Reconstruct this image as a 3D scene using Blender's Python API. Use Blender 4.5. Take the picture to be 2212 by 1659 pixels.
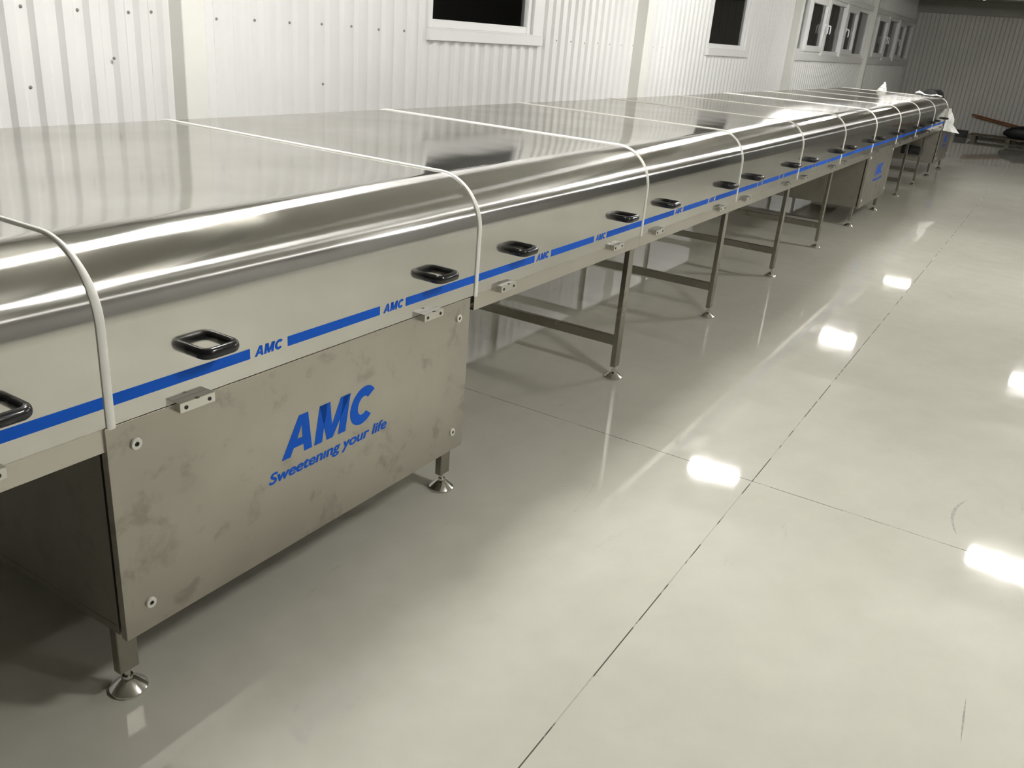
import bpy, bmesh, math, random
from mathutils import Vector, Matrix

random.seed(7)
for o in list(bpy.data.objects):
    bpy.data.objects.remove(o, do_unlink=True)
SC = bpy.context.scene
COL = SC.collection

# ------------------------------------------------------------------ camera
F_PX = 1873.2                                   # focal length in pixels of the 2212 px wide frame
YAW, PITCH, ROLL = 0.5237, -0.3900, -0.0869
cam_d = bpy.data.cameras.new('camera')
cam_d.sensor_fit = 'HORIZONTAL'
cam_d.sensor_width = 36.0
cam_d.lens = F_PX / 2212.0 * 36.0
cam_d.clip_start = 0.05
cam_d.clip_end = 200
cam = bpy.data.objects.new('camera', cam_d)
COL.objects.link(cam)
_f = Vector((math.cos(YAW) * math.cos(PITCH), math.sin(YAW) * math.cos(PITCH), math.sin(PITCH)))
_r = Vector((math.sin(YAW), -math.cos(YAW), 0.0))
_d = _f.cross(_r)
_R = _r * math.cos(ROLL) + _d * math.sin(ROLL)
_D = -_r * math.sin(ROLL) + _d * math.cos(ROLL)
_m = Matrix((( _R.x, -_D.x, -_f.x, -1.0941),
             ( _R.y, -_D.y, -_f.y, -1.6945),
             ( _R.z, -_D.z, -_f.z,  1.7484),
             (0, 0, 0, 1)))
cam.matrix_world = _m
SC.camera = cam

# ------------------------------------------------------------------ world, exposure
world = bpy.data.worlds.new('night')
SC.world = world
world.use_nodes = True
world.node_tree.nodes['Background'].inputs[0].default_value = (0.012, 0.014, 0.02, 1)   # night outside the windows
world.node_tree.nodes['Background'].inputs[1].default_value = 0.3
SC.view_settings.view_transform = 'Standard'
SC.view_settings.look = 'None'
SC.view_settings.gamma = 1.0
SC.view_settings.use_curve_mapping = False
SC.view_settings.exposure = 0.0
TUBE_STRENGTH = 665.0                           # radiance of the lit fluorescent tubes

# ------------------------------------------------------------------ room constants (metres)
L = 1.5105        # length of one tunnel section; section k starts at x = k*L
WY = 2.5          # cladding plane of the left wall
XF = 26.0         # far wall
YR = -7.5         # right wall
XB = -9.0         # wall behind the photographer
ZC = 3.3          # ceiling
WID = 1.85        # tunnel width
ZT = 1.243        # top of the hoods
ZH = 0.817        # bottom edge of the hoods

# ------------------------------------------------------------------ materials
def new_mat(name):
    m = bpy.data.materials.new(name)
    m.use_nodes = True
    nt = m.node_tree
    for n in list(nt.nodes):
        nt.nodes.remove(n)
    out = nt.nodes.new('ShaderNodeOutputMaterial')
    return m, nt, out

def N(nt, typ, **kw):
    n = nt.nodes.new(typ)
    for k, v in kw.items():
        if k.startswith('i_'):
            n.inputs[k[2:].replace('_', ' ')].default_value = v
        else:
            setattr(n, k, v)
    return n

def coords(nt, scale=(1, 1, 1)):
    tc = N(nt, 'ShaderNodeNewGeometry')
    mp = N(nt, 'ShaderNodeMapping')
    mp.inputs['Scale'].default_value = scale
    nt.links.new(tc.outputs['Position'], mp.inputs['Vector'])
    return mp.outputs['Vector']

def noise(nt, vec, scale, detail=3.0, rough=0.55, dist=0.0):
    n = N(nt, 'ShaderNodeTexNoise')
    n.inputs['Scale'].default_value = scale
    n.inputs['Detail'].default_value = detail
    n.inputs['Roughness'].default_value = rough
    n.inputs['Distortion'].default_value = dist
    nt.links.new(vec, n.inputs['Vector'])
    return n.outputs['Fac']

def ramp(nt, fac, stops):
    r = N(nt, 'ShaderNodeValToRGB')
    el = r.color_ramp.elements
    while len(el) < len(stops):
        el.new(0.5)
    for e, (p, c) in zip(el, stops):
        e.position = p
        e.color = c if len(c) == 4 else (*c, 1)
    nt.links.new(fac, r.inputs['Fac'])
    return r.outputs['Color']

def maprange(nt, fac, a, b, c, d):
    r = N(nt, 'ShaderNodeMapRange')
    for i, v in zip(('From Min', 'From Max', 'To Min', 'To Max'), (a, b, c, d)):
        r.inputs[i].default_value = v
    nt.links.new(fac, r.inputs['Value'])
    return r.outputs['Result']

def bump(nt, height, strength, dist):
    b = N(nt, 'ShaderNodeBump')
    b.inputs['Strength'].default_value = strength
    b.inputs['Distance'].default_value = dist
    nt.links.new(height, b.inputs['Height'])
    return b.outputs['Normal']

def simple(name, col, rough=0.5, metal=0.0, coat=0.0, var=0.0, vscale=4.0, emit=None, ior=1.5):
    m, nt, out = new_mat(name)
    p = N(nt, 'ShaderNodeBsdfPrincipled')
    p.inputs['Roughness'].default_value = rough
    p.inputs['Metallic'].default_value = metal
    p.inputs['Coat Weight'].default_value = coat
    p.inputs['IOR'].default_value = ior
    v = coords(nt)
    f = noise(nt, v, vscale, 4.0)
    lo = tuple(max(0, c * (1 - var)) for c in col)
    hi = tuple(min(1, c * (1 + var)) for c in col)
    nt.links.new(ramp(nt, f, [(0.3, lo), (0.7, hi)]), p.inputs['Base Color'])
    if emit:
        p.inputs['Emission Color'].default_value = (*emit[0], 1)
        p.inputs['Emission Strength'].default_value = emit[1]
    nt.links.new(p.outputs['BSDF'], out.inputs['Surface'])
    return m

def steel_hood():
    """bright annealed sheet: clear mirror lobe plus a haze drawn out along x (the sheet was rolled across the tunnel)"""
    m, nt, out = new_mat('bright_stainless_hood')
    v = coords(nt)
    col = ramp(nt, noise(nt, v, 2.5, 5.0), [(0.35, (0.67, 0.66, 0.635)), (0.65, (0.74, 0.73, 0.71))])
    tv = N(nt, 'ShaderNodeCombineXYZ'); tv.inputs[0].default_value = 1.0
    wav = bump(nt, noise(nt, coords(nt, (1.0, 0.8, 1.0)), 3.2, 1.0), 0.035, 0.03)
    g1 = N(nt, 'ShaderNodeBsdfAnisotropic')
    g1.inputs['Roughness'].default_value = 0.085
    g1.inputs['Anisotropy'].default_value = 0.0
    g2 = N(nt, 'ShaderNodeBsdfAnisotropic')
    g2.inputs['Roughness'].default_value = 0.225
    g2.inputs['Anisotropy'].default_value = -0.77
    for g in (g1, g2):
        nt.links.new(col, g.inputs['Color'])
        nt.links.new(tv.outputs[0], g.inputs['Tangent'])
        nt.links.new(wav, g.inputs['Normal'])
    mx = N(nt, 'ShaderNodeMixShader')
    # handled areas are hazier than the rest of the sheet
    mf = maprange(nt, noise(nt, coords(nt, (1, 1, 1)), 6.0, 4.0), 0.35, 0.7, 0.20, 0.30)
    nt.links.new(mf, mx.inputs[0])
    nt.links.new(g1.outputs[0], mx.inputs[1])
    nt.links.new(g2.outputs[0], mx.inputs[2])
    nt.links.new(mx.outputs[0], out.inputs['Surface'])
    return m

def steel_brushed(name, base, rough, smudge=0.0, seed=0.0):
    m, nt, out = new_mat(name)
    g = N(nt, 'ShaderNodeNewGeometry')
    mp = N(nt, 'ShaderNodeMapping')
    mp.inputs['Location'].default_value = (seed, seed * 2.0, seed * 3.0)
    nt.links.new(g.outputs['Position'], mp.inputs['Vector'])
    v = mp.outputs['Vector']
    p = N(nt, 'ShaderNodeBsdfPrincipled')
    p.inputs['Metallic'].default_value = 1.0
    # fingerprints and grease blotches
    blot = noise(nt, v, 9.0, 5.0, 0.6, 0.4)
    mask = maprange(nt, blot, 0.56, 0.68, 0.0, 1.0)
    big = noise(nt, v, 2.2, 3.0)
    c1 = ramp(nt, big, [(0.3, tuple(c * 0.9 for c in base)), (0.7, tuple(min(1, c * 1.06) for c in base))])
    mixc = N(nt, 'ShaderNodeMix', data_type='RGBA')
    mul = N(nt, 'ShaderNodeMath', operation='MULTIPLY'); mul.inputs[1].default_value = smudge
    nt.links.new(mask, mul.inputs[0])
    nt.links.new(mul.outputs[0], mixc.inputs[0])
    nt.links.new(c1, mixc.inputs[6])
    mixc.inputs[7].default_value = (base[0] * 0.55, base[1] * 0.52, base[2] * 0.50, 1)
    nt.links.new(mixc.outputs[2], p.inputs['Base Color'])
    nt.links.new(maprange(nt, blot, 0.3, 0.7, rough * 0.85, rough * 1.2), p.inputs['Roughness'])
    nt.links.new(p.outputs['BSDF'], out.inputs['Surface'])
    return m

def floor_mat():
    m, nt, out = new_mat('grey_epoxy_floor')
    p = N(nt, 'ShaderNodeBsdfPrincipled')
    v = coords(nt)
    f1 = noise(nt, v, 0.9, 6.0, 0.6)
    f2 = noise(nt, v, 7.0, 5.0, 0.6)
    add = N(nt, 'ShaderNodeMath', operation='MULTIPLY_ADD')
    add.inputs[1].default_value = 0.45
    nt.links.new(f2, add.inputs[0]); nt.links.new(f1, add.inputs[2])
    base = ramp(nt, add.outputs[0], [(0.5, (0.515, 0.505, 0.435)), (0.95, (0.595, 0.585, 0.51))])
    # sparse scuffs
    sc = noise(nt, coords(nt, (1.0, 4.0, 1.0)), 2.3, 6.0, 0.65, 1.2)
    mk = maprange(nt, sc, 0.66, 0.74, 0.0, 0.35)
    mixc = N(nt, 'ShaderNodeMix', data_type='RGBA')
    nt.links.new(mk, mixc.inputs[0]); nt.links.new(base, mixc.inputs[6])
    mixc.inputs[7].default_value = (0.34, 0.33, 0.29, 1)
    nt.links.new(mixc.outputs[2], p.inputs['Base Color'])
    nt.links.new(maprange(nt, f2, 0.3, 0.7, 0.028, 0.05), p.inputs['Roughness'])
    nt.links.new(bump(nt, noise(nt, v, 5.0, 2.0), 0.02, 0.01), p.inputs['Normal'])
    p.inputs['IOR'].default_value = 1.47
    nt.links.new(p.outputs['BSDF'], out.inputs['Surface'])
    return m

def joint_mat():
    m, nt, out = new_mat('patchy_joint_filler')
    p = N(nt, 'ShaderNodeBsdfPrincipled')
    f = noise(nt, coords(nt), 7.0, 4.0)
    nt.links.new(ramp(nt, f, [(0.43, (0.42, 0.41, 0.35)), (0.48, (0.05, 0.045, 0.035)), (1.0, (0.08, 0.07, 0.05))]), p.inputs['Base Color'])
    p.inputs['Roughness'].default_value = 0.7
    nt.links.new(p.outputs['BSDF'], out.inputs['Surface'])
    return m

def glass_mat():
    m, nt, out = new_mat('window_glass')
    fr = N(nt, 'ShaderNodeFresnel'); fr.inputs['IOR'].default_value = 1.6
    tr = N(nt, 'ShaderNodeBsdfTransparent'); tr.inputs['Color'].default_value = (0.8, 0.82, 0.82, 1)
    gl = N(nt, 'ShaderNodeBsdfGlossy'); gl.inputs['Roughness'].default_value = 0.02
    gl.inputs['Color'].default_value = (0.9, 0.9, 0.9, 1)
    mx = N(nt, 'ShaderNodeMixShader')
    nt.links.new(fr.outputs[0], mx.inputs[0])
    nt.links.new(tr.outputs[0], mx.inputs[1]); nt.links.new(gl.outputs[0], mx.inputs[2])
    nt.links.new(mx.outputs[0], out.inputs['Surface'])
    return m

def film_mat():
    m, nt, out = new_mat('white_packing_film')
    p = N(nt, 'ShaderNodeBsdfPrincipled')
    f = noise(nt, coords(nt), 14.0, 4.0)
    nt.links.new(ramp(nt, f, [(0.3, (0.72, 0.72, 0.69)), (0.7, (0.88, 0.88, 0.85))]), p.inputs['Base Color'])
    p.inputs['Roughness'].default_value = 0.35
    p.inputs['Subsurface Weight'].default_value = 0.0
    nt.links.new(p.outputs['BSDF'], out.inputs['Surface'])
    return m

def wood_mat(name, a, b):
    m, nt, out = new_mat(name)
    p = N(nt, 'ShaderNodeBsdfPrincipled')
    f = noise(nt, coords(nt, (6.0, 0.7, 6.0)), 5.0, 5.0, 0.6, 0.5)
    nt.links.new(ramp(nt, f, [(0.3, a), (0.7, b)]), p.inputs['Base Color'])
    p.inputs['Roughness'].default_value = 0.7
    nt.links.new(p.outputs['BSDF'], out.inputs['Surface'])
    return m

M = dict(
    hood=steel_hood(),
    panel=steel_brushed('stained_cabinet_steel', (0.48, 0.455, 0.405), 0.36, 0.45, 3.1),
    cabinet=steel_brushed('shaded_cabinet_steel', (0.36, 0.34, 0.30), 0.40, 0.2, 5.9),  # panel steel with a darker base, standing in for shade on the sides
    rail=simple('rail_steel', (0.60, 0.575, 0.52), 0.34, 1.0, var=0.05, vscale=3.0),
    leg=steel_brushed('leg_steel', (0.36, 0.34, 0.295), 0.24, 0.06, 1.3),
    chrome=simple('polished_steel', (0.72, 0.71, 0.68), 0.12, 1.0, var=0.03),
    floor=floor_mat(),
    joint=joint_mat(),
    under=simple('concrete_under_joints', (0.12, 0.11, 0.09), 0.9, var=0.2),
    clad=simple('white_coated_cladding', (0.80, 0.80, 0.785), 0.42, var=0.025, vscale=1.5),
    wall=simple('white_wall_core', (0.74, 0.74, 0.71), 0.6, var=0.03, vscale=1.0),
    plain=simple('grey_panel_wall', (0.27, 0.265, 0.25), 0.6, var=0.05, vscale=1.0),
    far=simple('grey_white_cladding', (0.58, 0.57, 0.53), 0.5, var=0.05, vscale=0.8),
    ceil=simple('ceiling_panels', (0.34, 0.33, 0.295), 0.7, var=0.04, vscale=0.7),
    column=simple('painted_column', (0.78, 0.78, 0.73), 0.4, var=0.02),
    pvc=simple('white_window_plastic', (0.84, 0.84, 0.83), 0.3, var=0.02),
    glass=glass_mat(),
    gasket=simple('white_rubber_gasket', (0.80, 0.80, 0.74), 0.5, var=0.04, vscale=12),
    black=simple('black_gloss_plastic', (0.012, 0.012, 0.013), 0.18, var=0.1, vscale=20),
    rubber=simple('black_rubber', (0.012, 0.012, 0.014), 0.5, var=0.2, vscale=10),
    blue=simple('blue_vinyl', (0.006, 0.105, 0.60), 0.55, var=0.04, vscale=8, ior=1.25),
    nylon=simple('white_nylon_washer', (0.72, 0.71, 0.64), 0.45, var=0.05, vscale=30),
    hole=simple('dark_socket', (0.03, 0.028, 0.025), 0.6, var=0.1, vscale=30),
    screw=simple('grey_screw', (0.30, 0.29, 0.27), 0.45, 0.6, var=0.1, vscale=30),
    film=film_mat(),
    housing=simple('lamp_housing_white', (0.85, 0.85, 0.83), 0.35, var=0.02),
    tube=simple('lit_tube', (0.9, 0.9, 0.88), 0.3, emit=((1.0, 0.985, 0.955), TUBE_STRENGTH)),
    tube_low=simple('low_lit_tube', (0.9, 0.9, 0.88), 0.3, emit=((1.0, 0.985, 0.955), TUBE_STRENGTH * 0.55)),  # strength cut to dim the walls towards the far end
    tube_reduced=simple('reduced_lit_tube', (0.9, 0.9, 0.88), 0.3, emit=((1.0, 0.985, 0.955), TUBE_STRENGTH * 0.72)),  # strength trimmed to even out the foreground floor
    tube_dim=simple('weak_tube', (0.9, 0.9, 0.88), 0.3, emit=((1.0, 0.96, 0.86), TUBE_STRENGTH * 0.08)),
    wood=wood_mat('pallet_wood', (0.10, 0.085, 0.06), (0.20, 0.17, 0.125)),
    batten=wood_mat('orange_batten_wood', (0.19, 0.062, 0.025), (0.42, 0.17, 0.07)),
    batten2=wood_mat('brown_batten_wood', (0.09, 0.045, 0.025), (0.2, 0.1, 0.05)),
)

# ------------------------------------------------------------------ mesh helpers
class MB:
    def __init__(self):
        self.bm = bmesh.new()

    def box(self, x0, x1, y0, y1, z0, z1, bev=0.0, seg=1):
        bm = bmesh.new()
        c = [bm.verts.new((x, y, z)) for x in (x0, x1) for y in (y0, y1) for z in (z0, z1)]
        for f in ((0, 1, 3, 2), (4, 6, 7, 5), (0, 4, 5, 1), (2, 3, 7, 6), (0, 2, 6, 4), (1, 5, 7, 3)):
            bm.faces.new([c[i] for i in f])
        if bev > 0:
            bmesh.ops.bevel(bm, geom=list(bm.edges), offset=bev, segments=seg, affect='EDGES', profile=0.5)
        self.join(bm)
        return self

    def join(self, bm):
        me = bpy.data.meshes.new('tmp')
        bm.to_mesh(me); bm.free()
        self.bm.from_mesh(me)
        bpy.data.meshes.remove(me)

    def extrude(self, pts, axis_fn, a, b, cap=True):
        """closed outline pts (u,v) swept between a and b; axis_fn(u,v,t)->xyz"""
        A = [self.bm.verts.new(axis_fn(u, v, a)) for u, v in pts]
        B = [self.bm.verts.new(axis_fn(u, v, b)) for u, v in pts]
        n = len(pts)
        for i in range(n):
            j = (i + 1) % n
            self.bm.faces.new((A[i], A[j], B[j], B[i]))
        if cap:
            self.bm.faces.new(A[::-1]); self.bm.faces.new(B)
        return self

    def lathe(self, prof, cx=0, cy=0, cz=0, seg=20, axis='z'):
        """profile of (radius, height)"""
        rings = []
        for r, h in prof:
            ring = []
            for i in range(seg):
                a = 2 * math.pi * i / seg
                p = (r * math.cos(a), r * math.sin(a), h)
                if axis == 'y':
                    p = (p[0], p[2], p[1])
                elif axis == 'x':
                    p = (p[2], p[0], p[1])
                ring.append(self.bm.verts.new((cx + p[0], cy + p[1], cz + p[2])))
            rings.append(ring)
        for A, B in zip(rings, rings[1:]):
            for i in range(seg):
                j = (i + 1) % seg
                self.bm.faces.new((A[i], A[j], B[j], B[i]))
        self.bm.faces.new(rings[0][::-1]); self.bm.faces.new(rings[-1])
        return self

    def tube(self, path, ru, rv, up=Vector((0, 0, 1)), seg=12, closed=False):
        pts = [Vector(p) for p in path]
        rings = []
        n = len(pts)
        for i, p in enumerate(pts):
            if closed:
                t = pts[(i + 1) % n] - pts[i - 1]
            else:
                t = pts[min(i + 1, n - 1)] - pts[max(i - 1, 0)]
            t.normalize()
            s = t.cross(up).normalized()
            w = s.cross(t).normalized()
            rings.append([self.bm.verts.new(p + s * (ru * math.cos(2 * math.pi * k / seg)) + w * (rv * math.sin(2 * math.pi * k / seg))) for k in range(seg)])
        pairs = list(zip(rings, rings[1:])) + ([(rings[-1], rings[0])] if closed else [])
        for A, B in pairs:
            for i in range(seg):
                j = (i + 1) % seg
                self.bm.faces.new((A[i], A[j], B[j], B[i]))
        if not closed:
            self.bm.faces.new(rings[0][::-1]); self.bm.faces.new(rings[-1])
        return self

    def mesh(self, name, mat, smooth=None):
        bmesh.ops.recalc_face_normals(self.bm, faces=list(self.bm.faces))
        me = bpy.data.meshes.new(name)
        self.bm.to_mesh(me); self.bm.free()
        me.materials.append(mat)
        if smooth is not None:
            me.shade_smooth()
            me.set_sharp_from_angle(angle=math.radians(smooth))
        return me

def link(name, me, parent=None, loc=(0, 0, 0), rot=None, label=None, cat=None, group=None, kind=None):
    o = bpy.data.objects.new(name, me)
    COL.objects.link(o)
    o.parent = parent
    o.location = loc
    if rot:
        o.rotation_euler = rot
    tag(o, label, cat, group, kind)
    return o

def tag(o, label=None, cat=None, group=None, kind=None):
    if label: o['label'] = label
    if cat: o['category'] = cat
    if group: o['group'] = group
    if kind: o['kind'] = kind

# ================================================================== FLOOR
JY, JX, JW = -0.942, 2.374, 0.0042
floor = link('floor', MB().box(XB, XF, YR, WY + 0.2, -0.14, -0.02).mesh('floor_base', M['under']), kind='structure',
             label='glossy pale grey epoxy floor with thin saw-cut joints', cat='floor')
for (x0, x1) in ((XB, JX - JW / 2), (JX + JW / 2, XF)):
    for (y0, y1) in ((YR, JY - JW / 2), (JY + JW / 2, WY + 0.2)):
        link('floor_slab', MB().box(x0, x1, y0, y1, -0.02, 0.0).mesh('floor_slab', M['floor']), floor)
link('joint_filler', MB().box(XB, XF, JY - JW / 2, JY + JW / 2, -0.02, -0.001).mesh('joint_filler', M['joint']), floor)
for (y0, y1) in ((YR, JY - JW / 2), (JY + JW / 2, WY)):
    link('joint_filler', MB().box(JX - JW * .35, JX + JW * .35, y0, y1, -0.02, -0.0005).mesh('joint_filler', M['joint']), floor)
# two dark scuffs on the paint
def scuff(path, w):
    bm = MB()
    vs = []
    n = len(path)
    for i, (x, y) in enumerate(path):
        a = Vector(path[min(i + 1, n - 1)]) - Vector(path[max(i - 1, 0)])
        s = Vector((-a.y, a.x)).normalized() * w * math.sin(math.pi * (i + 0.35) / (n - 0.3))
        vs.append((bm.bm.verts.new((x + s.x, y + s.y, 0.0004)), bm.bm.verts.new((x - s.x, y - s.y, 0.0004))))
    for a, b in zip(vs, vs[1:]):
        bm.bm.faces.new((a[0], b[0], b[1], a[1]))
    return bm.mesh('scuff_mark', M['scuff'])
M['scuff'] = simple('rubber_scuff', (0.30, 0.29, 0.25), 0.5, var=0.3, vscale=60)
link('scuff_mark', scuff([(2.836, -1.757), (2.80, -1.744), (2.766, -1.733), (2.725, -1.726), (2.684, -1.722), (2.64, -1.722), (2.595, -1.726), (2.528, -1.741), (2.486, -1.755)], 0.007), floor)
link('scuff_mark', scuff([(1.438 - .021 * i, -1.893 - .0007 * i) for i in range(11)], 0.003), floor)

# ================================================================== WALLS
PITCH_L, PHASE_L, DEP_L = 0.14, 1.278, 0.022
def rib_profile(a, b, pitch, phase, dep, vall, fl, cre):
    """points (s, depth) of the trapezoidal sheet between a and b; rising flank starts at phase"""
    pts = []
    k = math.floor((a - phase) / pitch) - 1
    raw = []
    while phase + k * pitch < b + pitch:
        s = phase + k * pitch
        raw += [(s, 0.0), (s + fl, dep), (s + fl + cre, dep), (s + 2 * fl + cre, 0.0)]
        k += 1
    def at(s):
        for (s0, d0), (s1, d1) in zip(raw, raw[1:]):
            if s0 <= s <= s1:
                return d0 + (d1 - d0) * ((s - s0) / max(1e-9, s1 - s0))
        return 0.0
    pts.append((a, at(a)))
    pts += [q for q in raw if a + 1e-6 < q[0] < b - 1e-6]
    pts.append((b, at(b)))
    return pts

def sheet(fn, prof, z0, z1, mat):
    """fn(s, depth, z) -> xyz ; gives the sheet a small thickness"""
    m = MB()
    T = 0.0012
    rows = []
    for s, d in prof:
        rows.append([m.bm.verts.new(fn(s, d, z0)), m.bm.verts.new(fn(s, d, z1)),
                     m.bm.verts.new(fn(s, d - T, z1)), m.bm.verts.new(fn(s, d - T, z0))])
    for A, B in zip(rows, rows[1:]):
        for i in range(4):
            j = (i + 1) % 4
            m.bm.faces.new((A[i], A[j], B[j], B[i]))
    m.bm.faces.new(rows[0]); m.bm.faces.new(rows[-1][::-1])
    return m.mesh('cladding_sheet', mat)

COLX = [2.18, 8.14, 14.14, 20.12]            # left faces of the wall columns
W_SMALL = [(4.43, 6.10), (10.365, 12.035)]
W_LONG = [(14.30, 20.10), (20.28, 25.93)]
ZS, ZW = 1.605, 2.70                         # underside of the sills, top of the window trims
# solid core behind the cladding, open at the windows
core = MB()
y0, y1 = WY + 0.004, WY + 0.16
core.box(XB, XF, y0, y1, -0.02, ZS + 0.02)
core.box(XB, XF, y0, y1, ZW - 0.04, ZC)
prev = XB
for a, b in W_SMALL + W_LONG:
    core.box(prev, a + 0.04, y0, y1, ZS + 0.02, ZW - 0.04)
    prev = b - 0.04
core.box(prev, XF, y0, y1, ZS + 0.02, ZW - 0.04)
wall_left = link('wall_left', core.mesh('wall_left', M['wall']), kind='structure',
                 label='long white corrugated metal wall behind the machine', cat='wall')
cuts = [XB] + [v for w in W_SMALL + W_LONG for v in w] + [XF]
fnL = lambda s, d, z: (s, WY - d, z)
for i in range(len(cuts) - 1):
    a, b = cuts[i], cuts[i + 1]
    win = (a, b) in W_SMALL + W_LONG
    n = max(1, math.ceil((b - a) / 1.12))
    for j in range(n):
        u, v = a + (b - a) * j / n, a + (b - a) * (j + 1) / n
        pr = rib_profile(u, v, PITCH_L, PHASE_L, DEP_L, .05, .022, .05)
        if win:
            link('cladding_sheet', sheet(fnL, pr, 0.0, ZS + 0.03, M['clad']), wall_left)
            link('cladding_sheet', sheet(fnL, pr, ZW - 0.02, ZC, M['clad']), wall_left)
        else:
            link('cladding_sheet', sheet(fnL, pr, 0.0, ZC, M['clad']), wall_left)
scr = MB().lathe([(0.0085, 0.0), (0.0085, -0.002), (0.006, -0.0035), (0.0055, -0.008), (0.003, -0.0085)], seg=8, axis='y').mesh('screw', M['screw'])
k = -4
while True:
    x = PHASE_L + 0.112 + 0.28 * k
    k += 1
    if x > 14.2: break
    if any(a - .05 < x < b + .05 for a, b in W_SMALL) or any(c - .03 < x < c + .2 for c in COLX): continue
    link('screw', scr, wall_left, (x, WY, 1.658 + random.uniform(-.006, .006)))
    link('screw', scr, wall_left, (x, WY, 2.9 + random.uniform(-.006, .006)))
for x, z in ((1.39, 1.30), (1.83, 1.437), (3.36, 1.30), (2.085, 1.666)):
    link('screw', scr, wall_left, (x, WY - (0 if x != 1.83 else DEP_L), z))

# far wall
fnF = lambda s, d, z: (XF - d, -s, z)
wall_far = link('wall_far', MB().box(XF + 0.004, XF + 0.15, YR, WY + .16, -0.02, ZC).mesh('wall_far', M['wall']), kind='structure',
                label='dim grey corrugated metal wall at the far end of the hall', cat='wall')
n = 9
for j in range(n):
    u, v = -WY + (WY - YR) * j / n, -WY + (WY - YR) * (j + 1) / n
    link('cladding_sheet', sheet(fnF, rib_profile(u, v, .215, .03, .03, .08, .025, .085), 0, ZC, M['far']), wall_far)
link('wall_right', MB().box(XB, XF, YR - .15, YR, -0.02, ZC).mesh('wall_right', M['plain']), kind='structure',
     label='plain grey wall on the open side of the hall', cat='wall')
link('wall_back', MB().box(XB - .15, XB, YR - .15, WY + .16, -0.02, ZC).mesh('wall_back', M['plain']), kind='structure',
     label='plain grey wall behind the photographer', cat='wall')
ceiling = link('ceiling', MB().box(XB - .15, XF + .15, YR - .15, WY + .16, ZC, ZC + .12).mesh('ceiling', M['ceil']), kind='structure',
               label='low pale panelled ceiling crossed by beams', cat='ceiling')
for i, x in enumerate(COLX + [25.86]):
    link('trim_%d' % (i + 1), MB().box(x, x + .14, YR, WY - .02, 3.02 if i < 4 else 2.97, ZC, .006).mesh('ceiling_beam', M['ceil']), kind='structure',
         label=['ceiling beam nearest the camera, above the first wall column', 'ceiling beam above the second wall column',
                'ceiling beam above the third wall column', 'ceiling beam above the farthest wall column',
                'dark header beam along the top of the far wall'][i], cat='beam')
# wall columns
for i, x in enumerate(COLX):
    m = MB().box(x, x + .145, WY - .125, WY + .003, 0.0, ZC, .004)
    c = link('trim_%d' % (6 + i), m.mesh('wall_column', M['column']), kind='structure',
             label=['white square wall column left of the nearest window', 'white wall column between the two single windows',
                    'white wall column where the long window rows begin', 'pale wall column between the two long window rows'][i], cat='column')
    link('base_plate', MB().box(x - .05, x + .195, WY - .18, WY - .022, 0, .012, .002).mesh('base_plate', M['column']), c)
link('trim_10', MB().box(XF - .13, XF - .03, WY - .06, WY - .0225, 0, ZC).mesh('corner_trim', M['far']), kind='structure',
     label='flat corner flashing where the long wall meets the far wall', cat='trim')
link('baseboard_left', MB().box(XB, XF - .13, WY - .035, WY - .0225, 0, .09, .002).mesh('baseboard', M['wall']), kind='structure',
     label='low white skirting along the foot of the long wall', cat='baseboard')

# ------------------------------------------------------------------ windows
def ring(x0, x1, z0, z1, w, ya, yb, bev=.006, wb=None):
    wb = wb or w
    m = MB()
    m.box(x0, x0 + w, ya, yb, z0, z1, bev)
    m.box(x1 - w, x1, ya, yb, z0, z1, bev)
    m.box(x0 + w - .002, x1 - w + .002, ya + .001, yb, z0, z0 + wb, bev)
    m.box(x0 + w - .002, x1 - w + .002, ya + .001, yb, z1 - w, z1, bev)
    return m

def pane_mesh(x0, x1, z0, z1, y):
    return MB().box(x0, x1, y, y + .006, z0, z1).mesh('pane', M['glass'])

def lever(x, z, parent):
    m = MB()
    m.box(x - .014, x + .014, -.012, 0, z - .035, z + .035, .004)
    m.tube([(x, -.01, z + .01), (x, -.04, z + .01), (x, -.052, z), (x, -.055, z - .03), (x, -.055, z - .11), (x, -.048, z - .125)], .011, .011, up=Vector((1, 0, 0)), seg=8)
    return link('handle', m.mesh('window_handle', M['pvc'], 40), parent)

for i, (a, b) in enumerate(W_SMALL):
    t = link('window_%d' % (i + 1), ring(a + .01, b - .155, 1.69, ZW - .05, .075, WY - .012, WY + .06, .008, .062).mesh('window_frame', M['pvc']), kind='structure',
             label=['single white-framed window, dark with night, nearest the camera', 'second single white-framed window, between two columns'][i], cat='window')
    link('pane', pane_mesh(a + .08, b - .225, 1.745, ZW - .12, WY + .024), t)
    sl = MB()
    sl.box(a, b, WY - .05, WY + .01, ZS, 1.69, .003)
    sl.box(a + .01, b - .01, WY - .052, WY + .05, 1.683, 1.694, .002)
    link('sill', sl.mesh('sill_flashing', M['clad']), t)
    link('side_trim', MB().box(b - .156, b, WY - .034, WY + .01, 1.69, ZW, .002).mesh('side_trim', M['clad']), t)
    link('side_trim', MB().box(a - .002, a + .012, WY - .034, WY + .01, 1.69, ZW, .002).mesh('side_trim', M['clad']), t)
    link('head_trim', MB().box(a + .012, b - .156, WY - .034, WY + .01, ZW - .052, ZW, .002).mesh('head_trim', M['clad']), t)

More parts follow.
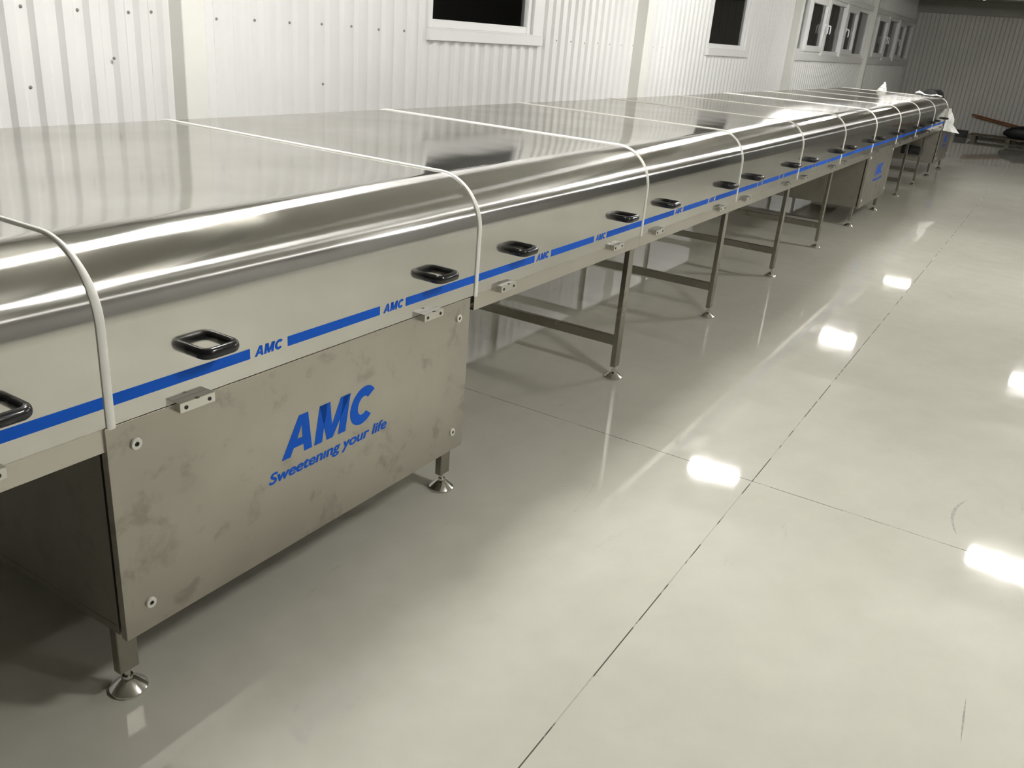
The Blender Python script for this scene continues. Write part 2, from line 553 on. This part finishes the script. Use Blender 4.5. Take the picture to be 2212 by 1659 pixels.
for i, (a, b) in enumerate(W_LONG):
    s = 14.30 if i == 0 else 14.30 - 5.93
    X = lambda q: q + (0 if i == 0 else 5.93)
    zb, zt = 1.72, 2.66
    t = link('window_%d' % (i + 3), ring(a + .02, b - .02, zb, zt, .07, WY - .03, WY + .06, .006).mesh('window_frame', M['pvc']), kind='structure',
             label=['long row of white casement windows between the last two columns', 'farthest row of white casement windows, next to the far corner'][i], cat='window')
    for mx in (16.30, 17.76):
        link('mullion', MB().box(X(mx) - .07, X(mx) + .07, WY - .06, WY + .06, zb - .02, zt, .008).mesh('mullion', M['pvc']), t)
    link('mullion', MB().box(X(15.02) - .04, X(15.02) + .04, WY - .028, WY + .06, zb + .07, zt - .07, .006).mesh('mullion', M['pvc']), t)
    link('mullion', MB().box(X(18.80) - .04, X(18.80) + .04, WY - .028, WY + .06, zb + .07, zt - .07, .006).mesh('mullion', M['pvc']), t)
    for (u, v, hx) in ((15.03, 16.23, 16.17), (17.83, 18.79, 17.89)):
        sa = link('sash', ring(X(u), X(v), zb + .035, zt - .035, .10, WY - .055, WY + .02, .008).mesh('sash', M['pvc']), t)
        lever(X(hx), 2.2, sa).location = (0, WY - .055, 0)
        link('pane', pane_mesh(X(u) + .095, X(v) - .095, zb + .13, zt - .13, WY - .01), sa)
    for (u, v) in ((a + .085, X(14.985)), (X(16.365), X(17.695)), (X(18.835), b - .085)):
        link('pane', pane_mesh(u, v, zb + .06, zt - .06, WY + .02), t)
    lever(X(16.34), 2.2, t).location = (0, WY - .06, 0)
    sl = MB()
    sl.box(a, b, WY - .05, WY + .01, ZS, zb, .003)
    link('sill', sl.mesh('sill_flashing', M['clad']), t)
    link('head_trim', MB().box(a, b, WY - .06, WY + .01, zt, ZW + .06, .003).mesh('head_trim', M['clad']), t)

# ================================================================== CEILING LIGHTS
LAMP_LEN = 0.60
tube_me = {}
for key in ('tube', 'tube_reduced', 'tube_low', 'tube_dim'):
    tube_me[key] = MB().lathe([(0.010, -.285), (0.013, -.28), (0.013, .28), (0.010, .285)], seg=10, axis='y').mesh('fluorescent_tube', M[key], 40)
body = MB()
body.box(-.075, .075, -.31, .31, .03, .07, .006)
body.extrude([(-.05, .03), (.05, .03), (.012, .004), (-.012, .004)], lambda u, v, t: (u, t, v), -.30, .30)
body_me = body.mesh('lamp_housing', M['housing'])
cap_me = MB().box(-.065, .065, -.012, .012, -.022, .034, .003).mesh('lamp_holder', M['housing'])
rod_me = MB().box(-.012, .012, -.012, .012, .068, .40, .002).mesh('hanger', M['housing'])
LX = [1.65, 8.05, 14.5]
LY = [0.75, -2.30, -5.35]
nm = {0: 'over the machine', 1: 'over the open floor', 2: 'farthest from the machine'}
nx = {0: 'nearest the camera', 1: 'by the second column', 2: 'by the third column'}
def lamp(x, y, z, key, label):
    t = link('ceiling_light', None, None, (x, y, z), label=label, cat='ceiling light', group='twin tube ceiling lights')
    link('housing', body_me, t)
    for s in (-1, 1):
        link('tube', tube_me[key], t, (s * .045, 0, -.004))
        link('lamp_holder', cap_me, t, (0, s * .3, 0))
        h = link('hanger', rod_me, t, (0, s * .2, 0))
        h.scale = (1, 1, 1)
        if z > 2.95:
            h.scale = (1, 1, .58)
            h.location.z = .028
    return t
for j, y in enumerate(LY):
    for i, x in enumerate(LX):
        lamp(x, y, 2.90, 'tube_low' if i == 2 else 'tube_reduced' if (i == 0 and j > 0) else 'tube', 'lit twin-tube ceiling light %s, %s' % (nm[j], nx[i]))
lamp(20.6, 0.70, 3.05, 'tube_dim', 'weak twin-tube ceiling light far down the hall above the machine end')

# ================================================================== COOLING TUNNEL
# ---- lettering outlines, unit cap height, upright; sheared and scaled when placed
def arc(cx, cy, rx, ry, a0, a1, n):
    return [(cx + rx * math.cos(math.radians(a0 + (a1 - a0) * i / n)), cy + ry * math.sin(math.radians(a0 + (a1 - a0) * i / n))) for i in range(n + 1)]
def letters_amc(h, width, thick, mat):
    sh = 0.21
    A = [[(0, 0), (.29, 0), (.37, .20), (.71, .20), (.775, 0), (1.06, 0), (.72, 1.0), (.40, 1.0)]]
    Ah = [(.45, .40), (.55, .74), (.64, .40)]
    Mm = [(0, 0), (.26, 0), (.26, .66), (.47, 0), (.69, 0), (.92, .66), (.92, 0), (1.18, 0), (1.18, 1), (.80, 1), (.59, .36), (.39, 1), (0, 1)]
    C = arc(.52, .5, .52, .52, 38, 322, 22) + arc(.52, .5, .25, .29, 318, 42, 18)
    total = 1.06 + .08 + 1.18 + .10 + .98 + sh
    sx = width / total
    m = MB()
    def put(poly, off, hole=None):
        f = lambda u, v, t: ((off + u) * sx + sh * v * sx, t, v * h)
        if hole:
            # letter A: outer outline with a triangular counter, built from quads
            o = [m.bm.verts.new(f(u, v, -thick)) for u, v in poly]
            q = [m.bm.verts.new(f(u, v, -thick)) for u, v in hole]
            o2 = [m.bm.verts.new(f(u, v, 0)) for u, v in poly]
            fs = m.bm.faces
            fs.new((o[0], o[1], o[2], q[0])); fs.new((o[0], q[0], q[1], o[7])); fs.new((o[7], q[1], o[6]))
            fs.new((o[6], q[1], q[2], o[5])); fs.new((o[5], q[2], o[3], o[4])); fs.new((o[3], q[2], q[0], o[2]))
            for i in range(8):
                j = (i + 1) % 8
                fs.new((o[i], o[j], o2[j], o2[i]))
        else:
            m.extrude(poly, f, -thick, 0)
    put(A[0], 0, Ah)
    for q in ([(0, 0), (.285, 0), (.285, 1), (0, 1)], [(.895, 0), (1.18, 0), (1.18, 1), (.895, 1)],
              [(.0, 1), (.47, 0), (.59, 0), (.59, .36), (.39, 1)], [(.59, .36), (.59, 0), (.69, 0), (1.18, 1), (.80, 1)]):
        put(q, 1.06 + .08)
    oc = 1.06 + .08 + 1.18 + .10
    fc = lambda u, v, t: ((oc + u) * sx + sh * v * sx, t, v * h)
    nC = 24
    oo, ii = arc(.52, .5, .52, .52, 40, 320, nC), arc(.52, .5, .215, .25, 46, 314, nC)
    rows = [[m.bm.verts.new(fc(*q)) for q in ((*a_, -thick), (*b_, -thick), (*b_, 0), (*a_, 0))] for a_, b_ in zip(oo, ii)]
    for P, Q in zip(rows, rows[1:]):
        for i in range(4):
            j = (i + 1) % 4
            m.bm.faces.new((P[i], P[j], Q[j], Q[i]))
    m.bm.faces.new(rows[0]); m.bm.faces.new(rows[-1][::-1])
    # concave caps need triangulating to fill properly
    bmesh.ops.triangulate(m.bm, faces=[f for f in m.bm.faces if len(f.verts) > 4])
    return m.mesh('lettering', mat)

AMC_BIG = letters_amc(0.124, 0.425, 0.0006, M['blue'])
AMC_SMALL = letters_amc(0.0285, 0.106, 0.0006, M['blue'])

def slogan():
    cu = bpy.data.curves.new('slogan', 'FONT')
    cu.body = 'Sweeten\u0131ng your life'
    cu.size = 0.05
    cu.shear = 0.22
    ob = bpy.data.objects.new('slogan', cu)
    COL.objects.link(ob)
    bpy.context.view_layer.update()
    dg = bpy.context.evaluated_depsgraph_get()
    me = bpy.data.meshes.new_from_object(ob.evaluated_get(dg))
    bpy.data.objects.remove(ob, do_unlink=True)
    xs = [v.co.x for v in me.vertices]
    x0, x1 = min(xs), max(xs)
    kx = 0.528 / (x1 - x0)
    vs, fs = [], []
    # heavy weight: the light face laid over itself with small shifts
    for dx, dz in ((0, 0), (.0014, 0), (.0028, 0), (.0044, 0), (.0006, .0011), (.0036, .0011), (.0006, -.0011), (.0036, -.0011), (.0020, .0011), (.0020, -.0011)):
        n0 = len(vs)
        vs += [((v.co.x - x0) * kx + dx, -0.0004 - 0.00001 * dx * 1000, v.co.y * 1.0 + dz) for v in me.vertices]
        fs += [[n0 + i for i in p.vertices] for p in me.polygons]
    bpy.data.meshes.remove(me)
    me = bpy.data.meshes.new('slogan_lettering')
    me.from_pydata(vs, [], fs)
    me.materials.clear(); me.materials.append(M['blue'])
    me.name = 'slogan_lettering'
    return me
SLOGAN = slogan()

# ---- hood shell
AY, AZ = 0.185, 0.187
def hood_profile(n=22, off=0.0):
    """outer line from the front bottom edge over the top to the back bottom edge (y, z)"""
    pts = [(0 - off, ZH)]
    for z in (0.88, 0.96):
        pts.append((0 - off, z))
    for i in range(n + 1):
        a = math.pi / 2 * i / n
        pts.append((AY - (AY + off) * math.cos(a), ZT - AZ + (AZ + off) * math.sin(a)))
    for k in range(1, 8):
        pts.append((AY + (WID - 2 * AY) * k / 8, ZT + off))
    for i in range(n + 1):
        a = math.pi / 2 * (1 - i / n)
        pts.append((WID - AY + (AY + off) * math.cos(a), ZT - AZ + (AZ + off) * math.sin(a)))
    pts.append((WID + off, ZH))
    return pts

def hood_mesh(x0, x1):
    m = MB()
    out = hood_profile()
    inn = [(y + (0.025 if y < WID / 2 else -0.025), z) if z < 1.0 else
           (0.025 + (y / WID) * (WID - 0.05), z - 0.025) for y, z in out]
    xs = [x0 + (x1 - x0) * i / 6 for i in range(7)]
    O = [[m.bm.verts.new((x, y, z)) for y, z in out] for x in xs]
    I = [[m.bm.verts.new((x, y, z)) for y, z in inn] for x in (x0, x1)]
    for A, B in zip(O, O[1:]):
        for i in range(len(out) - 1):
            m.bm.faces.new((A[i], A[i + 1], B[i + 1], B[i]))
    for i in range(len(out) - 1):
        m.bm.faces.new((I[0][i], I[1][i], I[1][i + 1], I[0][i + 1]))
        m.bm.faces.new((O[0][i], I[0][i], I[0][i + 1], O[0][i + 1]))
        m.bm.faces.new((O[-1][i], O[-1][i + 1], I[1][i + 1], I[1][i]))
    for e in (0, -1):
        cur = [O[j][e] for j in range(7)]
        m.bm.faces.new(cur + [I[1][e], I[0][e]])
    return m.mesh('hood', M['hood'], 30)
HOOD = hood_mesh(0.006, L - 0.006)

def gasket_mesh(w0):
    m = MB()
    a = hood_profile(22, 0.0055)
    b = hood_profile(22, -0.004)
    a[0] = (a[0][0], ZH - 0.006); a[-1] = (a[-1][0], ZH - 0.006)
    secs = []
    for (ya, za), (yb, zb) in zip(a, b):
        w = w0 * (1 - .45 * min(1, max(0, (za - ZT + .10) / .10)))       # the strip sits tighter on the flat top
        my, mz = ya + (yb - ya) * .25, za + (zb - za) * .25
        secs.append([m.bm.verts.new(p) for p in ((-w, yb, zb), (-w, my, mz), (-w * .6, ya, za), (w * .6, ya, za), (w, my, mz), (w, yb, zb))])
    for A, B in zip(secs, secs[1:]):
        for i in range(6):
            j = (i + 1) % 6
            m.bm.faces.new((A[i], A[j], B[j], B[i]))
    m.bm.faces.new(secs[0]); m.bm.faces.new(secs[-1][::-1])
    return m.mesh('gasket', M['gasket'], 50)
GASKET, GASKET_THIN = gasket_mesh(0.0108), gasket_mesh(0.0075)

# ---- handle: a bow of rounded bar standing out from the side
def handle_mesh():
    hw, d, r = 0.0510, 0.060, 0.021
    path = [(-hw, 0.002, 0), (-hw, -d * .35, 0)]
    for i in range(7):
        a = math.pi / 2 * i / 6
        path.append((-hw + r - r * math.cos(a), -(d - r) - r * math.sin(a), 0))
    for i in range(7):
        a = math.pi / 2 * (1 - i / 6)
        path.append((hw - r + r * math.cos(a), -(d - r) - r * math.sin(a), 0))
    path += [(hw, -d * .35, 0), (hw, 0.002, 0)]
    m = MB().tube(path, .0120, .0150, seg=16)
    return m.mesh('handle', M['black'], 60)
HANDLE = handle_mesh()

STRIPE_SEG = [(0.013, 0.424), (0.562, 0.962), (1.094, 1.4975)]
ZST0, ZST1 = 0.866, 0.895
STRIPES = [MB().box(a, b, -0.0006, 0.0004, ZST0, ZST1).mesh('stripe', M['blue']) for a, b in STRIPE_SEG]
STRIPE_SHORT = [MB().box(a, min(b, 1.4975), -0.0006, 0.0004, ZST0, ZST1).mesh('stripe', M['blue']) for a, b in STRIPE_SEG]

# ---- frame parts
ZR = 0.755
def rail_mesh():
    m = MB()
    # folded channel: web, lower and upper return
    m.box(0.001, L - 0.001, 0.003, 0.006, ZR, ZH - 0.002, .001)
    m.box(0.001, L - 0.001, 0.004, 0.040, ZR, ZR + .003)
    m.box(0.001, L - 0.001, 0.004, 0.040, ZH - .005, ZH - .002)
    return m.mesh('side_rail', M['rail'])
RAIL = rail_mesh()
RAIL_BACK = MB().box(0.001, L - 0.001, WID - .040, WID - .004, ZR, ZH - .002, .002).mesh('side_rail', M['rail'])
BED = MB().box(0.004, L - 0.004, 0.041, WID - .041, ZR + .012, ZH - .004).mesh('bed_pan', M['rail'])
LEG = MB().box(-.029, .029, -.015, .015, .068, ZR + .012, .0025).mesh('leg', M['leg'])
LEG_SHORT = MB().box(-.029, .029, -.015, .015, .068, .235, .0025).mesh('leg', M['leg'])
foot_prof = [(0.047, 0.0), (0.050, 0.002), (0.050, 0.008), (0.046, 0.012), (0.020, 0.034), (0.014, 0.037), (0.014, 0.046), (0.0085, 0.047), (0.0085, 0.075)]
FOOT = MB().lathe(foot_prof, seg=28).mesh('levelling_foot', M['chrome'], 35)
CROSS = MB().box(-.015, .015, .080, WID - .080, .188, .240, .002).mesh('crossbar', M['leg'])
LATCH_T = MB()
LATCH_T.box(-.054, .054, -.024, .003, .8225, .8255, .0008)
LATCH_T.box(-.054, .054, -.024, -.020, .7985, .824, .0008)
LATCH_T.box(-.054, -.050, -.022, .003, .800, .823)
LATCH = LATCH_T.mesh('latch_plate', M['chrome'])
LATCH_SCREW = MB().lathe([(0.0055, 0.0), (0.0055, -.0012), (0.003, -.0016), (0.0028, -.0004)], seg=10, axis='y').mesh('screw', M['hole'], 40)
LATCH_SLOT = MB().box(-.005, .005, -.0245, -.017, .824, .8262).mesh('slot', M['hole'])

# ---- cabinet parts
PX0, PX1, PZ0 = -0.018, 1.4755, 0.2115
def panel_mesh():
    m = MB()
    m.box(PX0, PX1, -.0035, -.0015, PZ0, ZH - .0008, .0007)
    m.box(PX0, PX0 + .002, -.003, .018, PZ0, ZH - .004)
    m.box(PX1 - .002, PX1, -.003, .018, PZ0, ZH - .004)
    m.box(PX0, PX1, -.003, .018, PZ0, PZ0 + .002)
    return m.mesh('front_panel', M['panel'])
PANEL = panel_mesh()
def cab_mesh():
    m = MB()
    x0, x1, ya, yb, z0, z1 = PX0 + .004, PX1 - .004, .031, WID - .03, .218, ZR - .001
    m.box(x0, x0 + .003, ya, yb, z0, z1)
    m.box(x1 - .003, x1, ya, yb, z0, z1)
    m.box(x0, x1, ya, yb, z0, z0 + .003)
    m.box(x0, x1, yb - .003, yb, z0, z1)
    m.box(x0 - .003, x0 + .02, ya - .002, ya + .003, z0, z1)
    m.box(x1 - .02, x1 + .003, ya - .002, ya + .003, z0, z1)
    m.box(x0 + .02, x1 - .02, ya, ya + .002, z0, z1)
    m.box(x0 - .001, x1 + .001, ya, yb, z0 - .004, z0 + .02)
    return m.mesh('cabinet_body', M['cabinet'])
CABINET = cab_mesh()
WASHER = MB().lathe([(0.0065, -.001), (0.0065, -.0055), (0.014, -.0055), (0.0152, -.004), (0.0152, 0.0)], seg=22, axis='y').mesh('washer', M['nylon'], 40)
BOLT = MB().lathe([(0.0062, 0.0), (0.0062, -.0035), (0.004, -.004), (0.0036, -.0015)], seg=6, axis='y').mesh('bolt_head', M['hole'])

def module(k, cabinet, label, hood=True):
    t = link('tunnel_section', None, None, (k * L, 0, 0), label=label, cat='machine section', group='stainless tunnel sections in one line')
    if hood:
        h = link('hood', HOOD, t)
        for hx in (.281, 1.249):
            link('handle', HANDLE, h, (hx, -.001, .9465), label='black plastic bow handle')
        for s in STRIPES:
            link('stripe', s, h)
        for sx in (.440, .979):
            link('lettering', AMC_SMALL, h, (sx, 0.0, ZST0 + .0005), label='small blue AMC lettering')
        link('gasket', GASKET if k < 2 else GASKET_THIN, h, label='white rubber gasket strip')
        for i, hx in enumerate((.226, 1.221) if cabinet else (.20, 1.20)):
            la = link('latch_plate', LATCH, t, (hx, 0 if not cabinet else -.003, -.001), label='small polished steel latch plate')
            for s in (-1, 1):
                link('screw', LATCH_SCREW, la, (s * .036, -.0240, .811))
            link('slot', LATCH_SLOT, la)
    if not cabinet:
        link('side_rail', RAIL, t)
    else:
        p = link('front_panel', PANEL, t, label='smudged steel front panel')
        link('lettering', AMC_BIG, p, (.526, -.0035, .5155), label='large blue slanted AMC lettering')
        link('slogan', SLOGAN, p, (.474, -.0035, .4555), label='blue slogan Sweetening your life')
        for bx in (.058, 1.405):
            for bz in (.7515, .2905):
                link('washer', WASHER, p, (bx, -.0035, bz), label='white plastic washer')
                link('bolt', BOLT, p, (bx, -.004, bz))
        link('cabinet_body', CABINET, t)
    link('side_rail', RAIL_BACK, t)
    link('bed_pan', BED, t)
    def leg(x, y, me):
        l = link('leg', me, t, (x, y, 0))
        link('levelling_foot', FOOT, l)
    if cabinet:
        for x in (.0165, 1.455):
            leg(x, .067, LEG_SHORT); leg(x, WID - .067, LEG_SHORT)
    if not cabinet and k not in (1, 7):
        x = .04
        leg(x, .066, LEG); leg(x, WID - .066, LEG)
        link('crossbar', CROSS, t, (x, 0, 0))
    return t

labels = {
    -1: 'stainless tunnel section cut off by the left edge of the picture',
    0: 'stainless tunnel section over the near cabinet with large AMC lettering',
    1: 'first open-legged stainless tunnel section beyond the near lettered cabinet',
    2: 'second open-legged stainless tunnel section beyond the near lettered cabinet',
    3: 'third open-legged stainless tunnel section beyond the near lettered cabinet',
    4: 'fourth open-legged stainless tunnel section beyond the near lettered cabinet',
    5: 'stainless tunnel section just before the second lettered cabinet',
    6: 'stainless tunnel section over the second, farther lettered cabinet',
    7: 'stainless tunnel section just beyond the second lettered cabinet',
    8: 'second to last hooded stainless tunnel section at the far end',
    9: 'last hooded stainless tunnel section, wrapped in white film at its end',
}
mods = {}
for k in range(-1, 10):
    mods[k] = module(k, k in (0, 6), labels[k])
# seam strip closing the last hood
link('gasket', GASKET_THIN, bpy.data.objects[mods[9].name].children[0], (L, 0, 0))

# ---- drive station at the far end (third cabinet, no hood)
t = module(10, True, 'hoodless steel drive cabinet at the far end of the tunnel', hood=False)
link('top_cover', MB().box(.0, 1.47, .004, WID - .004, ZH - .002, ZH + .05, .006).mesh('top_cover', M['rail']), t)
dm = MB()
dm.lathe([(.10, .14), (.132, .15), (.14, .17), (.14, .80), (.132, .82), (.10, .83)], cx=0, cy=.335, cz=1.215, seg=32, axis='x')
dm.box(.25, .72, .23, .44, ZH + .049, 1.14, .01)
link('drum_guard', dm.mesh('drum_guard', M['rubber'], 40), t, label='rounded black drum guard')
gm = MB()
gm.lathe([(.05, -.14), (.066, -.13), (.066, .02), (.075, .025), (.075, .06), (.05, .065)], cx=-.16, cy=.34, cz=.40, seg=20, axis='y')
gm.box(-.225, -.095, .41, .52, .33, .47, .01)
gm.box(-.20, -.012, .44, .50, .385, .415, .004)
link('gear_motor', gm.mesh('gear_motor', M['rubber'], 40), mods[9], (L, 0, 0), label='small black gear motor')

# ================================================================== WHITE FILM AT THE FAR END
def crumple(name, outline, thick, seed, amp, label, loc=(0, 0, 0), n=9):
    """crumpled sheet: outline function (u,v)->xyz, folded by random ridges, given thickness"""
    rnd = random.Random(seed)
    ph = [(rnd.uniform(4, 11), rnd.uniform(4, 11), rnd.uniform(0, 6.3), rnd.uniform(.4, 1)) for _ in range(5)]
    m = MB()
    front, back = [], []
    for i in range(n + 1):
        ra, rb = [], []
        for j in range(n + 1):
            u, v = i / n, j / n
            p, nn = outline(u, v)
            p, nn = Vector(p), Vector(nn).normalized()
            f = sum(w * (abs(math.sin(a * u + b * v + c)) - .5) for a, b, c, w in ph) / 2 + rnd.uniform(-.25, .25)
            q = p + nn * f * amp
            ra.append(m.bm.verts.new(q)); rb.append(m.bm.verts.new(q - nn * thick))
        front.append(ra); back.append(rb)
    for i in range(n):
        for j in range(n):
            m.bm.faces.new((front[i][j], front[i + 1][j], front[i + 1][j + 1], front[i][j + 1]))
            m.bm.faces.new((back[i][j], back[i][j + 1], back[i + 1][j + 1], back[i + 1][j]))
    for i in range(n):
        m.bm.faces.new((front[i][0], back[i][0], back[i + 1][0], front[i + 1][0]))
        m.bm.faces.new((front[i][n], front[i + 1][n], back[i + 1][n], back[i][n]))
        m.bm.faces.new((front[0][i], front[0][i + 1], back[0][i + 1], back[0][i]))
        m.bm.faces.new((front[n][i], back[n][i], back[n][i + 1], front[n][i + 1]))
    return link(name, m.mesh(name, M['film']), None, loc, label=label, cat='packing film', group='white packing film at the machine end')

XE = 10 * L
# tuft standing on the hood near its back
def tuft(u, v):
    a = u * 2 * math.pi
    r = .08 * (1 - v) + .005
    return ((XE - .12 + r * .7 * math.cos(a), 1.05 + r * math.sin(a) - .03 * v, ZT + .002 + .15 * v), (math.cos(a), math.sin(a), .3))
crumple('packing_film', tuft, .003, 4, .014, 'small white peak of crumpled film on top of the tunnel')
# strip lying over the end edge of the last hood
def strip(u, v):
    y = .13 + .40 * u
    s = v - .5
    return ((XE - .05 + .16 * s, y, ZT + .016 + .055 * max(0, math.sin(u * 9)) * (1 - abs(s)) * min(1, 2 * u)), (0, 0, 1))
crumple('packing_film', strip, .004, 9, .018, 'low crumpled strip of white film along the tunnel top edge')
# sheet hanging off the front corner of the end
def hang(u, v):
    z = 1.09 - .34 * v
    wdt = (.03 + .20 * v) if v < .45 else (.12 + .02 * (v - .45) if v < .62 else .10 + .36 * (v - .62))
    y = -.012 - wdt * u
    return ((XE + .03 + .05 * v - .16 * (1 - u) * v, y, z - .03 * u * v), (-1, -.35, .1))
crumple('packing_film', hang, .003, 2, .022, 'large torn sheet of white film hanging off the tunnel end')

# ================================================================== THINGS BY THE FAR WALL
def board(name, mat, x0, x1, y0, y1, z0, z1, parent):
    return link(name, MB().box(x0, x1, y0, y1, z0, z1, .003).mesh(name, mat), parent)
pal = link('pallet', None, None, (25.0, -.75, 0), label='low wooden pallet on the floor by the far wall', cat='pallet')
for i in range(6):
    board('deck_board', M['wood'], -.05 + i * .14, .065 + i * .14, -1.15, 1.15, .100, .122, pal)
for y in (-1.05, -.02, 1.02):
    board('stringer', M['wood'], -.05, .765, y - .05, y + .05, .078, .100, pal)
for y in (-1.05, 0.22, 1.02):
    for x in (-.02, .33, .66):
        board('block', M['wood'], x - .03, x + .09, y - .05, y + .05, 0, .078 if y != .22 else .0995, pal)

def bag():
    m = MB()
    rnd = random.Random(3)
    nu, nv = 20, 10
    rows = []
    for j in range(nv + 1):
        p = math.pi * j / nv
        row = []
        for i in range(nu):
            a = 2 * math.pi * i / nu
            cx, cy = math.cos(a), math.sin(a)
            ex = lambda c: math.copysign(abs(c) ** .7, c)
            r = math.sin(p) ** .55
            z = .15 + .15 * math.copysign(abs(math.cos(p)) ** .8, math.cos(p))
            row.append(m.bm.verts.new((.22 * r * ex(cx) + rnd.uniform(-.008, .008), .62 * r * ex(cy) + rnd.uniform(-.015, .015), max(0.0, z * (1 + .1 * math.sin(3 * a))) + (rnd.uniform(-.012, .012) if 0 < j < nv - 1 else 0))))
        rows.append(row)
    for A, B in zip(rows, rows[1:]):
        for i in range(nu):
            k2 = (i + 1) % nu
            m.bm.faces.new((A[i], A[k2], B[k2], B[i]))
    bmesh.ops.remove_doubles(m.bm, verts=list(m.bm.verts), dist=1e-5)
    return m.mesh('black_sack', M['rubber'], 50)
link('black_sack', bag(), None, (25.22, -.98, .1225), label='bulging black sack lying on the pallet', cat='sack')
# battens leaning from the pallet up against the far wall
for i in range(6):
    A = Vector((25.93 - .045 * (i % 2) - .05, .52 - .07 * (i % 3), .575 - .021 * (i // 2) * 1.6))
    B = A + Vector((-.30, -2.87, -.42))
    d = B - A
    ln = d.length
    me = MB().box(0, ln, -.018, .018, -.009, .009, .002).mesh('wooden_batten', M['batten'] if i not in (0, 5) else M['batten2'])
    o = link('wooden_batten', me, None, A, label=['dark brown batten on top of the leaning bundle', 'orange batten, second from the top of the bundle',
             'orange batten, third from the top of the bundle', 'orange batten, fourth from the top of the bundle',
             'orange batten, second from the bottom of the bundle', 'dark brown batten lowest in the leaning bundle'][i],
             cat='batten', group='leaning wooden battens')
    o.rotation_mode = 'QUATERNION'
    o.rotation_quaternion = d.to_track_quat('X', 'Z')
cr = MB().box(-.09, .09, -.14, .14, 0, .14, .01, 2)
cr.box(-.096, .096, -.146, .146, .13, .165, .006, 2)
link('small_crate', cr.mesh('small_crate', M['rubber']), None, (25.6, .62, 0), label='small dark lidded box on the floor in the far corner', cat='box')
